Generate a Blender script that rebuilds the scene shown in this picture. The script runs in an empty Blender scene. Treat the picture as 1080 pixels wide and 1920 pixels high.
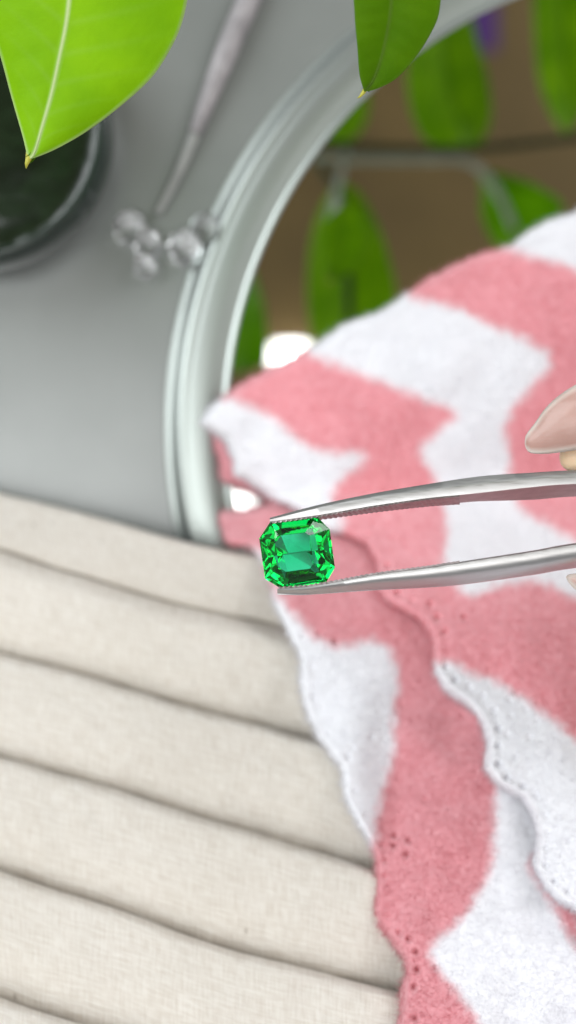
import bpy, bmesh, math, random
import numpy as np
from mathutils import Vector, Matrix
random.seed(4); rng = np.random.default_rng(4)
S = 0.001                        # everything below is written in millimetres
sc = bpy.context.scene
col = sc.collection

# ------------------------------------------------------------------ camera
CAMZ = 200.0                     # the phone hangs 20 cm above the table and looks straight down
STONE_Z = 58.0
K = 0.0003817                    # size of one photograph pixel per unit of distance
cam_d = bpy.data.cameras.new('camera'); cam = bpy.data.objects.new('camera', cam_d); col.objects.link(cam)
cam.location = (0, 0, CAMZ*S)
cam_d.sensor_fit = 'VERTICAL'; cam_d.sensor_height = 24
cam_d.lens = 12/(960*K)
cam_d.clip_start = 0.005; cam_d.clip_end = 20
cam_d.dof.use_dof = True; cam_d.dof.focus_distance = (CAMZ-STONE_Z-0.5)*S; cam_d.dof.aperture_fstop = 9
sc.camera = cam

# ------------------------------------------------------------------ world and lamps
w = bpy.data.worlds.new('World'); sc.world = w; w.use_nodes = True
w.node_tree.nodes['Background'].inputs[0].default_value = (0.84, 0.86, 0.88, 1)
w.node_tree.nodes['Background'].inputs[1].default_value = 0.42

def area(name, loc, target, sx, sy, power, color):
    d = bpy.data.lights.new(name, 'AREA'); d.shape = 'RECTANGLE'; d.size = sx*S; d.size_y = sy*S
    d.energy = power; d.color = color
    o = bpy.data.objects.new(name, d); col.objects.link(o); o.location = Vector(loc)*S
    o.rotation_euler = (Vector(target)-Vector(loc)).to_track_quat('-Z', 'Y').to_euler()
    return o
area('window_light', (-500, 250, 430), (0, 0, 0), 460, 420, 4.3, (0.93, 0.98, 1.0))
area('ne_fill_light', (430, 340, 430), (20, 0, 0), 380, 380, 3.3, (0.98, 0.98, 1.0))  # added fill from the upper right to brighten the cloth, no known window
area('table_fill_light', (-262, -70, 640), (-262, -69.9, 0), 420, 330, 1.9, (0.97, 1.0, 1.0))  # added overhead panel, placed to brighten the table's lower left and the rim
area('room_light', (60, -230, 640), (40, -60, 0), 520, 400, 1.2, (1.0, 0.985, 0.96))

sc.view_settings.view_transform = 'Standard'; sc.view_settings.look = 'None'
sc.view_settings.exposure = -0.20; sc.view_settings.gamma = 1
sc.render.engine = 'CYCLES'
sc.cycles.use_denoising = True
sc.cycles.max_bounces = 20; sc.cycles.transmission_bounces = 16; sc.cycles.glossy_bounces = 8
sc.cycles.transparent_max_bounces = 12; sc.cycles.sample_clamp_indirect = 12
sc.cycles.caustics_reflective = True; sc.cycles.caustics_refractive = True

# ------------------------------------------------------------------ helpers
def RISE(y): return 37*np.clip((np.asarray(y, float)-925)/995, 0, 1.3)**0.85   # the folded cloths pile up towards the near side
def P(px, py, z):                # photograph pixel on the level z -> millimetres
    d = (CAMZ - z)*K
    return (px-540)*d, (960-py)*d, z
MZ = 2.5                         # level of the mirror's surface
def M(px, py, h):                # the place h above the mirror that the mirror shows at that pixel
    d = (CAMZ - MZ)*K; s = 1 + h/(CAMZ-MZ)
    return (px-540)*d*s, (960-py)*d*s, MZ+h
def tag(o, label=None, cat=None, group=None, kind=None):
    if label: o['label'] = label
    if cat: o['category'] = cat
    if group: o['group'] = group
    if kind: o['kind'] = kind
    return o
def mesh(name, verts, faces, mat, parent=None, smooth=True, attrs=None):
    me = bpy.data.meshes.new(name)
    v = np.asarray(verts, dtype=np.float64)*S
    me.from_pydata(v.tolist(), [], faces if isinstance(faces, list) else faces.tolist())
    if attrs:
        for an, av in attrs.items():
            a = me.attributes.new(an, 'FLOAT', 'POINT'); a.data.foreach_set('value', np.asarray(av, dtype=np.float32))
    if smooth: me.polygons.foreach_set('use_smooth', [True]*len(me.polygons))
    me.materials.append(mat); me.update()
    o = bpy.data.objects.new(name, me); col.objects.link(o)
    if parent: o.parent = parent; o.matrix_parent_inverse = parent.matrix_world.inverted()
    return o
def empty(name, loc):
    o = bpy.data.objects.new(name, None); col.objects.link(o); o.empty_display_size = 0.005
    o.location = Vector(loc)*S; bpy.context.view_layer.update(); return o
def catmull(pts, n=6, closed=True):
    p = np.asarray(pts, float); N = len(p); out = []
    rngi = range(N) if closed else range(N-1)
    for i in rngi:
        if closed: a, b, c, d = p[(i-1) % N], p[i], p[(i+1) % N], p[(i+2) % N]
        else: a, b, c, d = p[max(i-1, 0)], p[i], p[i+1], p[min(i+2, N-1)]
        for t in np.linspace(0, 1, n, endpoint=False):
            out.append(0.5*((2*b)+(-a+c)*t+(2*a-5*b+4*c-d)*t*t+(-a+3*b-3*c+d)*t**3))
    if not closed: out.append(p[-1])
    return np.array(out)
def sdf(x, y, poly):             # > 0 inside
    d = np.full(x.shape, 1e9); ins = np.zeros(x.shape, bool); n = len(poly)
    for i in range(n):
        ax, ay = poly[i]; bx, by = poly[(i+1) % n]
        ex, ey = bx-ax, by-ay; L = ex*ex+ey*ey+1e-9
        t = np.clip(((x-ax)*ex+(y-ay)*ey)/L, 0, 1)
        d = np.minimum(d, (x-ax-t*ex)**2+(y-ay-t*ey)**2)
        if ay != by:
            c = ((ay > y) != (by > y)) & (x < (bx-ax)*(y-ay)/(by-ay)+ax); ins ^= c
    return np.where(ins, 1, -1)*np.sqrt(d)
def vnoise(x, y, scale, seed):   # smooth value noise, -1..1
    r = np.random.default_rng(seed); G = r.uniform(-1, 1, (256, 256))
    u = x/scale+50; v = y/scale+50
    iu = np.floor(u).astype(int); iv = np.floor(v).astype(int); fu = u-iu; fv = v-iv
    fu = fu*fu*(3-2*fu); fv = fv*fv*(3-2*fv)
    g = lambda a, b: G[a % 256, b % 256]
    return (g(iu, iv)*(1-fu)+g(iu+1, iv)*fu)*(1-fv)+(g(iu, iv+1)*(1-fu)+g(iu+1, iv+1)*fu)*fv
def sstep(a, b, x):
    t = np.clip((x-a)/(b-a), 0, 1); return t*t*(3-2*t)
def tube(name, pts, rad, mat, parent=None, n=12):
    p = np.asarray(pts, float); rad = np.broadcast_to(np.asarray(rad, float), (len(p),))
    V = []; F = []; prev = None
    for i, c in enumerate(p):
        t = p[min(i+1, len(p)-1)]-p[max(i-1, 0)]; t = t/np.linalg.norm(t)
        u = np.cross(t, [0, 0, 1.0]) if prev is None else prev-t*np.dot(prev, t)
        if np.linalg.norm(u) < 1e-6: u = np.cross(t, [0, 1.0, 0])
        u = u/np.linalg.norm(u); prev = u; v = np.cross(t, u)
        for k in range(n):
            a = 2*math.pi*k/n; V.append(c+rad[i]*(math.cos(a)*u+math.sin(a)*v))
    for i in range(len(p)-1):
        for k in range(n):
            F.append((i*n+k, i*n+(k+1) % n, (i+1)*n+(k+1) % n, (i+1)*n+k))
    F.append(tuple(range(n-1, -1, -1))); F.append(tuple((len(p)-1)*n+k for k in range(n)))
    return mesh(name, V, F, mat, parent)
def lathe(name, prof, c, mat, parent=None, n=192):
    V = []; F = []; m = len(prof)
    for k in range(n):
        a = 2*math.pi*k/n
        for r, z in prof: V.append((c[0]+r*math.cos(a), c[1]+r*math.sin(a), z))
    for k in range(n):
        for j in range(m-1):
            F.append((k*m+j, ((k+1) % n)*m+j, ((k+1) % n)*m+j+1, k*m+j+1))
    return mesh(name, V, F, mat, parent)

# ------------------------------------------------------------------ materials
def newmat(name):
    m = bpy.data.materials.new(name); m.use_nodes = True
    nt = m.node_tree; b = nt.nodes['Principled BSDF']; return m, nt, b
def N(nt, t, **kw):
    n = nt.nodes.new(t)
    for k, v in kw.items(): setattr(n, k, v)
    return n
def noise(nt, scale, detail=3, vec=None, rough=0.5):
    n = N(nt, 'ShaderNodeTexNoise'); n.inputs['Scale'].default_value = scale; n.inputs['Detail'].default_value = detail
    n.inputs['Roughness'].default_value = rough
    if vec is not None: nt.links.new(vec, n.inputs['Vector'])
    return n
def ramp(nt, fac, stops):
    r = N(nt, 'ShaderNodeValToRGB'); e = r.color_ramp.elements
    while len(e) < len(stops): e.new(0.5)
    for i, (p, c) in enumerate(stops): e[i].position = p; e[i].color = (*c, 1) if len(c) == 3 else c
    nt.links.new(fac, r.inputs[0]); return r
def bump(nt, h, dist, strength=1.0, nrm=None):
    b = N(nt, 'ShaderNodeBump'); b.inputs['Distance'].default_value = dist*S; b.inputs['Strength'].default_value = strength
    nt.links.new(h, b.inputs['Height'])
    if nrm is not None: nt.links.new(nrm, b.inputs['Normal'])
    return b
def geo(nt): return N(nt, 'ShaderNodeNewGeometry').outputs['Position']
def mapping(nt, vec, scale, rotz=0):
    m = N(nt, 'ShaderNodeMapping'); m.inputs['Scale'].default_value = scale; m.inputs['Rotation'].default_value = (0, 0, rotz)
    nt.links.new(vec, m.inputs[0]); return m.outputs[0]
def mix(nt, fac, a, b, typ='MIX'):
    m = N(nt, 'ShaderNodeMix', data_type='RGBA', blend_type=typ)
    if isinstance(fac, (int, float)): m.inputs[0].default_value = fac
    else: nt.links.new(fac, m.inputs[0])
    for s, i in ((a, 6), (b, 7)):
        if isinstance(s, tuple): m.inputs[i].default_value = (*s, 1)
        else: nt.links.new(s, m.inputs[i])
    return m.outputs[2]

def mat_table():
    m, nt, b = newmat('satin_grey_laminate'); g = geo(nt)
    n = noise(nt, 45, 4, g); r = ramp(nt, n.outputs[0], [(0.3, (0.165, 0.178, 0.168)), (0.7, (0.205, 0.218, 0.208))])
    nt.links.new(r.outputs[0], b.inputs['Base Color'])
    n2 = noise(nt, 2500, 2, g); bp = bump(nt, n2.outputs[0], 0.02, 0.4); nt.links.new(bp.outputs[0], b.inputs['Normal'])
    b.inputs['Roughness'].default_value = 0.27; b.inputs['IOR'].default_value = 2.0; return m
def mat_simple(name, c, rough=0.5, metal=0.0, nscale=None, namp=0.15, **kw):
    m, nt, b = newmat(name)
    if nscale:
        n = noise(nt, nscale, 4, geo(nt)); lo = tuple(x*(1-namp) for x in c); hi = tuple(min(1, x*(1+namp)) for x in c)
        r = ramp(nt, n.outputs[0], [(0.3, lo), (0.7, hi)]); nt.links.new(r.outputs[0], b.inputs['Base Color'])
    else: b.inputs['Base Color'].default_value = (*c, 1)
    b.inputs['Roughness'].default_value = rough; b.inputs['Metallic'].default_value = metal
    for k, v in kw.items(): b.inputs[k.replace('_', ' ')].default_value = v
    return m
def mat_fleece(k=1.0):
    m, nt, b = newmat('brushed_fleece'); g = geo(nt)
    at = N(nt, 'ShaderNodeAttribute', attribute_name='pink')
    n = noise(nt, 900, 5, g, 0.7); n2 = noise(nt, 160, 3, g)
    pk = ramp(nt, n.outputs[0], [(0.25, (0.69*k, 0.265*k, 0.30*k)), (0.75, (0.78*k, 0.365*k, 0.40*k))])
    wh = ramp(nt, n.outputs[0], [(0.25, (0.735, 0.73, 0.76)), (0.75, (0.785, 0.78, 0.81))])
    c = mix(nt, at.outputs['Fac'], wh.outputs[0], pk.outputs[0])
    c2 = mix(nt, 0.35, c, ramp(nt, n2.outputs[0], [(0.3, (0.80, 0.80, 0.80)), (0.7, (1, 1, 1))]).outputs[0], 'MULTIPLY')
    nt.links.new(c2, b.inputs['Base Color'])
    bp = bump(nt, n.outputs[0], 0.06, 0.4); nt.links.new(bp.outputs[0], b.inputs['Normal'])
    b.inputs['Roughness'].default_value = 0.95; b.inputs['Specular IOR Level'].default_value = 0.1
    b.inputs['Sheen Weight'].default_value = 0.35; b.inputs['Sheen Roughness'].default_value = 0.6
    return m
def mat_fibre(k=1.0):
    m, nt, b = newmat('fleece_pile')
    at = N(nt, 'ShaderNodeAttribute', attribute_name='pink')
    c = mix(nt, at.outputs['Fac'], (0.775, 0.77, 0.80), (0.74*k, 0.325*k, 0.36*k))
    nt.links.new(c, b.inputs['Base Color']); b.inputs['Roughness'].default_value = 0.9
    tr = N(nt, 'ShaderNodeBsdfTranslucent'); nt.links.new(c, tr.inputs[0])
    mx = N(nt, 'ShaderNodeMixShader'); mx.inputs[0].default_value = 0.6
    nt.links.new(b.outputs[0], mx.inputs[1]); nt.links.new(tr.outputs[0], mx.inputs[2])
    nt.links.new(mx.outputs[0], nt.nodes['Material Output'].inputs[0]); return m
def mat_linen():
    m, nt, b = newmat('natural_canvas'); g = geo(nt)
    uv = N(nt, 'ShaderNodeAttribute', attribute_name='wu'); vv = N(nt, 'ShaderNodeAttribute', attribute_name='wv')
    cb = N(nt, 'ShaderNodeCombineXYZ'); nt.links.new(uv.outputs['Fac'], cb.inputs[0]); nt.links.new(vv.outputs['Fac'], cb.inputs[1])
    c = cb.outputs[0]                                   # cloth coordinates in threads
    wob = noise(nt, 0.08, 2, c); add = N(nt, 'ShaderNodeVectorMath', operation='ADD'); nt.links.new(c, add.inputs[0])
    sc_ = N(nt, 'ShaderNodeVectorMath', operation='SCALE'); nt.links.new(wob.outputs['Color'], sc_.inputs[0]); sc_.inputs['Scale'].default_value = 1.2
    nt.links.new(sc_.outputs[0], add.inputs[1]); cw = add.outputs[0]
    sx = N(nt, 'ShaderNodeSeparateXYZ'); nt.links.new(cw, sx.inputs[0])
    def sine(o):
        mu = N(nt, 'ShaderNodeMath', operation='MULTIPLY'); nt.links.new(o, mu.inputs[0]); mu.inputs[1].default_value = math.pi*2
        s = N(nt, 'ShaderNodeMath', operation='SINE'); nt.links.new(mu.outputs[0], s.inputs[0]); return s.outputs[0]
    mul = N(nt, 'ShaderNodeMath', operation='MULTIPLY'); nt.links.new(sine(sx.outputs[0]), mul.inputs[0]); nt.links.new(sine(sx.outputs[1]), mul.inputs[1])
    slubv = noise(nt, 1.0, 2, mapping(nt, c, (1.1, 0.12, 1))); slubh = noise(nt, 1.0, 2, mapping(nt, c, (0.10, 0.9, 1)))
    h = N(nt, 'ShaderNodeMath', operation='MULTIPLY_ADD'); nt.links.new(mul.outputs[0], h.inputs[0]); h.inputs[1].default_value = 0.35
    a2 = N(nt, 'ShaderNodeMath', operation='ADD'); nt.links.new(slubv.outputs[0], a2.inputs[0]); nt.links.new(slubh.outputs[0], a2.inputs[1])
    nt.links.new(a2.outputs[0], h.inputs[2])
    base = ramp(nt, a2.outputs[0], [(0.28, (0.71, 0.64, 0.56)), (0.5, (0.85, 0.80, 0.73)), (0.72, (0.89, 0.85, 0.79))])
    base.color_ramp.interpolation = 'LINEAR'
    dv = N(nt, 'ShaderNodeMath', operation='MULTIPLY'); nt.links.new(a2.outputs[0], dv.inputs[0]); dv.inputs[1].default_value = 0.42
    nt.links.new(dv.outputs[0], base.inputs[0])
    fl = N(nt, 'ShaderNodeTexVoronoi'); fl.inputs['Scale'].default_value = 0.09; nt.links.new(mapping(nt, c, (1.4, 0.7, 1)), fl.inputs['Vector'])
    pick = N(nt, 'ShaderNodeSeparateColor'); nt.links.new(fl.outputs['Color'], pick.inputs[0])
    th = ramp(nt, fl.outputs['Distance'], [(0.05, (1, 1, 1)), (0.10, (0, 0, 0))])
    sel = N(nt, 'ShaderNodeMath', operation='GREATER_THAN'); nt.links.new(pick.outputs[0], sel.inputs[0]); sel.inputs[1].default_value = 0.72
    fm = N(nt, 'ShaderNodeMath', operation='MULTIPLY'); nt.links.new(th.outputs[0], fm.inputs[0]); nt.links.new(sel.outputs[0], fm.inputs[1])
    fm2 = N(nt, 'ShaderNodeMath', operation='MULTIPLY'); nt.links.new(fm.outputs[0], fm2.inputs[0]); fm2.inputs[1].default_value = 0.42
    cc = mix(nt, fm2.outputs[0], base.outputs[0], (0.22, 0.17, 0.12))
    big = noise(nt, 60, 3, g)
    cc = mix(nt, 0.5, cc, ramp(nt, big.outputs[0], [(0.3, (0.88, 0.87, 0.85)), (0.7, (1, 1, 1))]).outputs[0], 'MULTIPLY')
    nt.links.new(cc, b.inputs['Base Color'])
    bp = bump(nt, h.outputs[0], 0.20, 1.0); nt.links.new(bp.outputs[0], b.inputs['Normal'])
    b.inputs['Roughness'].default_value = 0.9; b.inputs['Specular IOR Level'].default_value = 0.15
    b.inputs['Sheen Weight'].default_value = 0.15
    return m
def mat_leaf(name, c1, c2, vein, trans=0.35, rough=0.32):
    m, nt, b = newmat(name); g = geo(nt)
    av = N(nt, 'ShaderNodeAttribute', attribute_name='rib'); ae = N(nt, 'ShaderNodeAttribute', attribute_name='rim')
    n = noise(nt, 130, 4, g); base = ramp(nt, n.outputs[0], [(0.3, c1), (0.7, c2)])
    n3 = noise(nt, 1800, 2, g)
    c = mix(nt, av.outputs['Fac'], base.outputs[0], vein); c = mix(nt, ae.outputs['Fac'], c, vein) if name != 'dark_leaf' else c
    vo = N(nt, 'ShaderNodeTexVoronoi'); vo.inputs['Scale'].default_value = 260; nt.links.new(mapping(nt, g, (1.6, 0.7, 1), 0.35), vo.inputs['Vector'])
    pc = N(nt, 'ShaderNodeSeparateColor'); nt.links.new(vo.outputs['Color'], pc.inputs[0])
    gt = N(nt, 'ShaderNodeMath', operation='GREATER_THAN'); nt.links.new(pc.outputs[0], gt.inputs[0]); gt.inputs[1].default_value = 0.86
    sp = ramp(nt, vo.outputs['Distance'], [(0.03, (1, 1, 1)), (0.12, (0, 0, 0))])
    mm = N(nt, 'ShaderNodeMath', operation='MULTIPLY'); nt.links.new(gt.outputs[0], mm.inputs[0]); nt.links.new(sp.outputs[0], mm.inputs[1])
    m2 = N(nt, 'ShaderNodeMath', operation='MULTIPLY'); nt.links.new(mm.outputs[0], m2.inputs[0]); m2.inputs[1].default_value = 0.5
    c = mix(nt, m2.outputs[0], c, (0.62, 0.72, 0.35))  # pale specks: scuffs, and small glints painted into the colour
    pt = noise(nt, 38, 5, g, 0.65); c = mix(nt, 0.55, c, ramp(nt, pt.outputs[0], [(0.35, (0.72, 0.80, 0.7)), (0.65, (1, 1, 1))]).outputs[0], 'MULTIPLY')
    nt.links.new(c, b.inputs['Base Color']); b.inputs['Roughness'].default_value = rough; b.inputs['Specular IOR Level'].default_value = 0.14
    hs = N(nt, 'ShaderNodeMath', operation='MULTIPLY_ADD'); nt.links.new(n3.outputs[0], hs.inputs[0]); hs.inputs[1].default_value = 0.12; nt.links.new(n.outputs[0], hs.inputs[2])
    bp = bump(nt, hs.outputs[0], 0.5, 0.5); nt.links.new(bp.outputs[0], b.inputs['Normal'])
    tr = N(nt, 'ShaderNodeBsdfTranslucent'); nt.links.new(c, tr.inputs[0]); nt.links.new(bp.outputs[0], tr.inputs['Normal'])
    mx = N(nt, 'ShaderNodeMixShader'); mx.inputs[0].default_value = trans
    nt.links.new(b.outputs[0], mx.inputs[1]); nt.links.new(tr.outputs[0], mx.inputs[2])
    nt.links.new(mx.outputs[0], nt.nodes['Material Output'].inputs[0]); return m
def mat_steel():
    m, nt, b = newmat('brushed_steel')
    tc = N(nt, 'ShaderNodeTexCoord')
    v = mapping(nt, tc.outputs['Object'], (90, 5000, 5000), math.radians(-9))
    n = noise(nt, 1.0, 3, v); r = ramp(nt, n.outputs[0], [(0.3, (0.34,)*3), (0.7, (0.48,)*3)])
    nt.links.new(r.outputs[0], b.inputs['Roughness'])
    bp = bump(nt, n.outputs[0], 0.012, 0.5); nt.links.new(bp.outputs[0], b.inputs['Normal'])
    b.inputs['Base Color'].default_value = (0.54, 0.53, 0.525, 1); b.inputs['Metallic'].default_value = 1.0; return m
def mat_emerald():
    m, nt, b = newmat('emerald'); nt.nodes.remove(b)
    gl = N(nt, 'ShaderNodeBsdfGlass'); gl.inputs['IOR'].default_value = 1.58; gl.inputs['Roughness'].default_value = 0.0
    gl.inputs['Color'].default_value = (0.86, 1, 0.90, 1)
    n = noise(nt, 700, 3, geo(nt)); bp = bump(nt, n.outputs[0], 0.01, 0.3)
    nt.links.new(gl.outputs[0], nt.nodes['Material Output'].inputs[0])
    va = N(nt, 'ShaderNodeVolumeAbsorption'); va.inputs['Color'].default_value = (0.0, 0.90, 0.705, 1); va.inputs['Density'].default_value = 840
    nt.links.new(va.outputs[0], nt.nodes['Material Output'].inputs['Volume']); return m
def mat_glass(name, c=(1, 1, 1), ior=1.5, rough=0.0):
    m, nt, b = newmat(name); b.inputs['Base Color'].default_value = (*c, 1); b.inputs['Transmission Weight'].default_value = 1
    b.inputs['IOR'].default_value = ior; b.inputs['Roughness'].default_value = rough; return m
def mat_emit(name, c, s):
    m, nt, b = newmat(name); b.inputs['Emission Color'].default_value = (*c, 1); b.inputs['Emission Strength'].default_value = s
    b.inputs['Base Color'].default_value = (0.8, 0.8, 0.8, 1); return m
def mat_skin():
    m, nt, b = newmat('skin'); g = geo(nt)
    n = noise(nt, 180, 4, g); r = ramp(nt, n.outputs[0], [(0.3, (0.62, 0.44, 0.28)), (0.7, (0.72, 0.53, 0.36))])
    nt.links.new(r.outputs[0], b.inputs['Base Color']); b.inputs['Roughness'].default_value = 0.5
    b.inputs['Subsurface Weight'].default_value = 0.3; b.inputs['Subsurface Radius'].default_value = (0.004, 0.0015, 0.0008)
    b.inputs['Subsurface Scale'].default_value = 0.6
    v = N(nt, 'ShaderNodeTexVoronoi'); v.inputs['Scale'].default_value = 1400; nt.links.new(g, v.inputs['Vector'])
    bp = bump(nt, v.outputs['Distance'], 0.08, 0.4); nt.links.new(bp.outputs[0], b.inputs['Normal']); return m
def mat_nail():
    m, nt, b = newmat('polished_nail')
    a = N(nt, 'ShaderNodeAttribute', attribute_name='free')
    c = mix(nt, a.outputs['Fac'], (0.44, 0.265, 0.225), (0.62, 0.54, 0.49))
    n = noise(nt, 420, 4, geo(nt)); c = mix(nt, 0.5, c, ramp(nt, n.outputs[0], [(0.35, (0.86, 0.78, 0.74)), (0.65, (1, 1, 1))]).outputs[0], 'MULTIPLY')
    nr = noise(nt, 1.0, 2, mapping(nt, geo(nt), (300, 5200, 300), 0.35)); bp = bump(nt, nr.outputs[0], 0.03, 0.5); nt.links.new(bp.outputs[0], b.inputs['Normal'])
    b.inputs['Subsurface Weight'].default_value = 0.25; b.inputs['Subsurface Radius'].default_value = (0.002, 0.001, 0.0008)
    nt.links.new(c, b.inputs['Base Color']); b.inputs['Roughness'].default_value = 0.42
    b.inputs['Coat Weight'].default_value = 0.2; b.inputs['Coat Roughness'].default_value = 0.08; return m

# ------------------------------------------------------------------ the setting: table
tb = mesh('tabletop', [(-600, -600, 0), (600, -600, 0), (600, 600, 0), (-600, 600, 0), (-600, -600, -20), (600, -600, -20), (600, 600, -20), (-600, 600, -20)],
     [(0, 1, 2, 3), (7, 6, 5, 4), (0, 4, 5, 1), (1, 5, 6, 2), (2, 6, 7, 3), (3, 7, 4, 0)], mat_table(), smooth=False)
tag(tb, kind='structure')

# ------------------------------------------------------------------ round mirror
mc = P(1295, 800, MZ)[:2]; pxm = (CAMZ-MZ)*K
R_in = 867*pxm
mr = empty('round_mirror', (mc[0], mc[1], 0))
tag(mr, 'round mirror in a broad silvery rim, lying on the grey table under the pink cloth', 'mirror')
silver = mat_simple('silvery_rim', (0.36, 0.39, 0.37), 0.34, 0.8, 30, 0.06)
glass = mat_simple('mirror_glass', (0.80, 0.80, 0.78), 0.015, 1.0)
V = [(mc[0]+(R_in+0.1)*math.cos(a), mc[1]+(R_in+0.1)*math.sin(a), MZ) for a in np.linspace(0, 2*math.pi, 160, endpoint=False)]
mesh('mirror_glass', V, [tuple(range(160))], glass, mr, smooth=False)
prof = [(0, 2.2), (0, 2.75), (0.35, 2.9), (0.8, 2.7), (1.2, 2.68), (2.6, 2.95), (3.8, 3.0), (5.0, 2.9), (5.8, 2.75), (6.6, 2.7), (7.3, 2.3), (7.8, 1.4), (8.1, 0.6), (8.5, 0.35), (9.0, 0.25), (9.2, 0.0)]
pr = catmull([(a+R_in, z) for a, z in prof], 4, closed=False)
lathe('rim', [tuple(p) for p in pr], mc, silver, mr, n=256)

# outline of the fleece's lower layer, which weighs the canvas down where it lies on it (photograph pixels)
L_poly = [(392, 800), (402, 830), (410, 870), (418, 905), (440, 914), (480, 926), (506, 942), (470, 955), (436, 958), (410, 960), (414, 985), (426, 1020), (470, 1030), (498, 1075), (512, 1130), (538, 1185), (560, 1235), (564, 1305), (596, 1385), (638, 1440), (646, 1500), (682, 1565), (704, 1625), (702, 1712), (728, 1760), (758, 1808), (752, 1862), (748, 1925), (770, 2000), (790, 2080),
          (1300, 2080), (1300, 1000), (900, 860), (600, 820), (430, 800)]
# ------------------------------------------------------------------ pleated canvas
cre = [[(-260, 850), (0, 925), (130, 955), (340, 1015), (480, 1040), (900, 1130)],
       [(-260, 940), (0, 1030), (140, 1075), (340, 1135), (510, 1170), (900, 1260)],
       [(-260, 1160), (0, 1228), (150, 1265), (350, 1325), (590, 1387), (900, 1470)],
       [(-260, 1340), (0, 1418), (200, 1475), (400, 1537), (620, 1603), (900, 1690)],
       [(-260, 1545), (0, 1632), (200, 1697), (400, 1768), (560, 1812), (900, 1895)],
       [(-260, 1780), (0, 1870), (200, 1935), (400, 2000), (900, 2130)],
       [(-260, 2000), (0, 2090), (400, 2220), (900, 2350)]]
cre = [catmull(c, 10, closed=False) for c in cre]
xs = np.arange(-240, 880, 3.0)
Y = np.array([np.interp(xs, c[:, 0], c[:, 1]) for c in cre])
V = []; idx = []; WU = []; WV = []
nt_ = 46
tt = 0.5-0.5*np.cos(np.linspace(0, math.pi, nt_))           # dense at the creases
rows = []
arc = 0.0
for i in range(len(Y)-1):
    y0, y1 = Y[i], Y[i+1]
    H = [3.2, 6.0, 5.6, 6.2, 6.0, 6.0][i]
    for t in tt[(0 if i == 0 else 0):]:
        # a pleat: climbs out of the crease, crowns early and rolls over the next crease
        rise = 1-math.exp(-t*(55 if i != 1 else 15)); fall = 1-0.74*max(0, (t-0.12)/0.88)**1.55; drop = (1-t)**0.28 if t > 0.0 else 1
        f = rise*fall*min(1.0, drop*2.05)
        over = 3.0*math.exp(-((1-t)/0.03)) if i > 0 else 0
        lo = -1.0 if i != 1 else -2.8
        z = 6.2 + lo + (H-lo*0.6)*f + 0*xs
        if i == 0 and t < 0.02: z = z-3.5
        yy = y0+(y1-y0)*t
        z = z + 0.35*vnoise(xs, yy, 130, 11+i) + 0.12*vnoise(xs, yy, 38, 31+i)
        yy = yy + 2.2*vnoise(xs, yy*0+i*77, 55, 5)*(0 if t in (0, 1) else 1) + over*0.5
        z = z + RISE(yy) - 3.2*sstep(8, 60, sdf(xs, yy, L_poly)); X, Yw, Z = P(xs, yy, z); rows.append(np.stack([X, Yw, Z], 1))
        WU.append(xs*0.072/0.30 + yy*0.0); WV.append(np.full(xs.shape, i*51.0+t*44.0)+xs*0.0)
rows.append(rows[-1]*[1, 1, 0]+[0, 0, 0.3]); WU.append(WU[-1]); WV.append(WV[-1]+60)
R = np.array(rows); WU = np.array(WU); WV = np.array(WV)      # the outer edges hang down to the table
R = np.concatenate([R[:, :1]*[1, 1, 0]+[0, 0, 0.3], R, R[:, -1:]*[1, 1, 0]+[0, 0, 0.3]], 1); WU = np.concatenate([WU[:, :1]-60, WU, WU[:, -1:]+60], 1); WV = np.concatenate([WV[:, :1], WV, WV[:, -1:]], 1)
nr, nc = R.shape[:2]
ii = np.arange(nr*nc).reshape(nr, nc)
F = np.stack([ii[:-1, :-1], ii[1:, :-1], ii[1:, 1:], ii[:-1, 1:]], -1).reshape(-1, 4)
canvas = mesh('canvas_cloth', R.reshape(-1, 3), F, mat_linen(), attrs={'wu': np.array(WU).ravel(), 'wv': np.array(WV).ravel()})
so = canvas.modifiers.new('thickness', 'SOLIDIFY'); so.thickness = 0.0006; so.offset = -1
tag(canvas, 'natural cream canvas lying in long parallel pleats beside the pink and white cloth', 'cloth')

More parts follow.
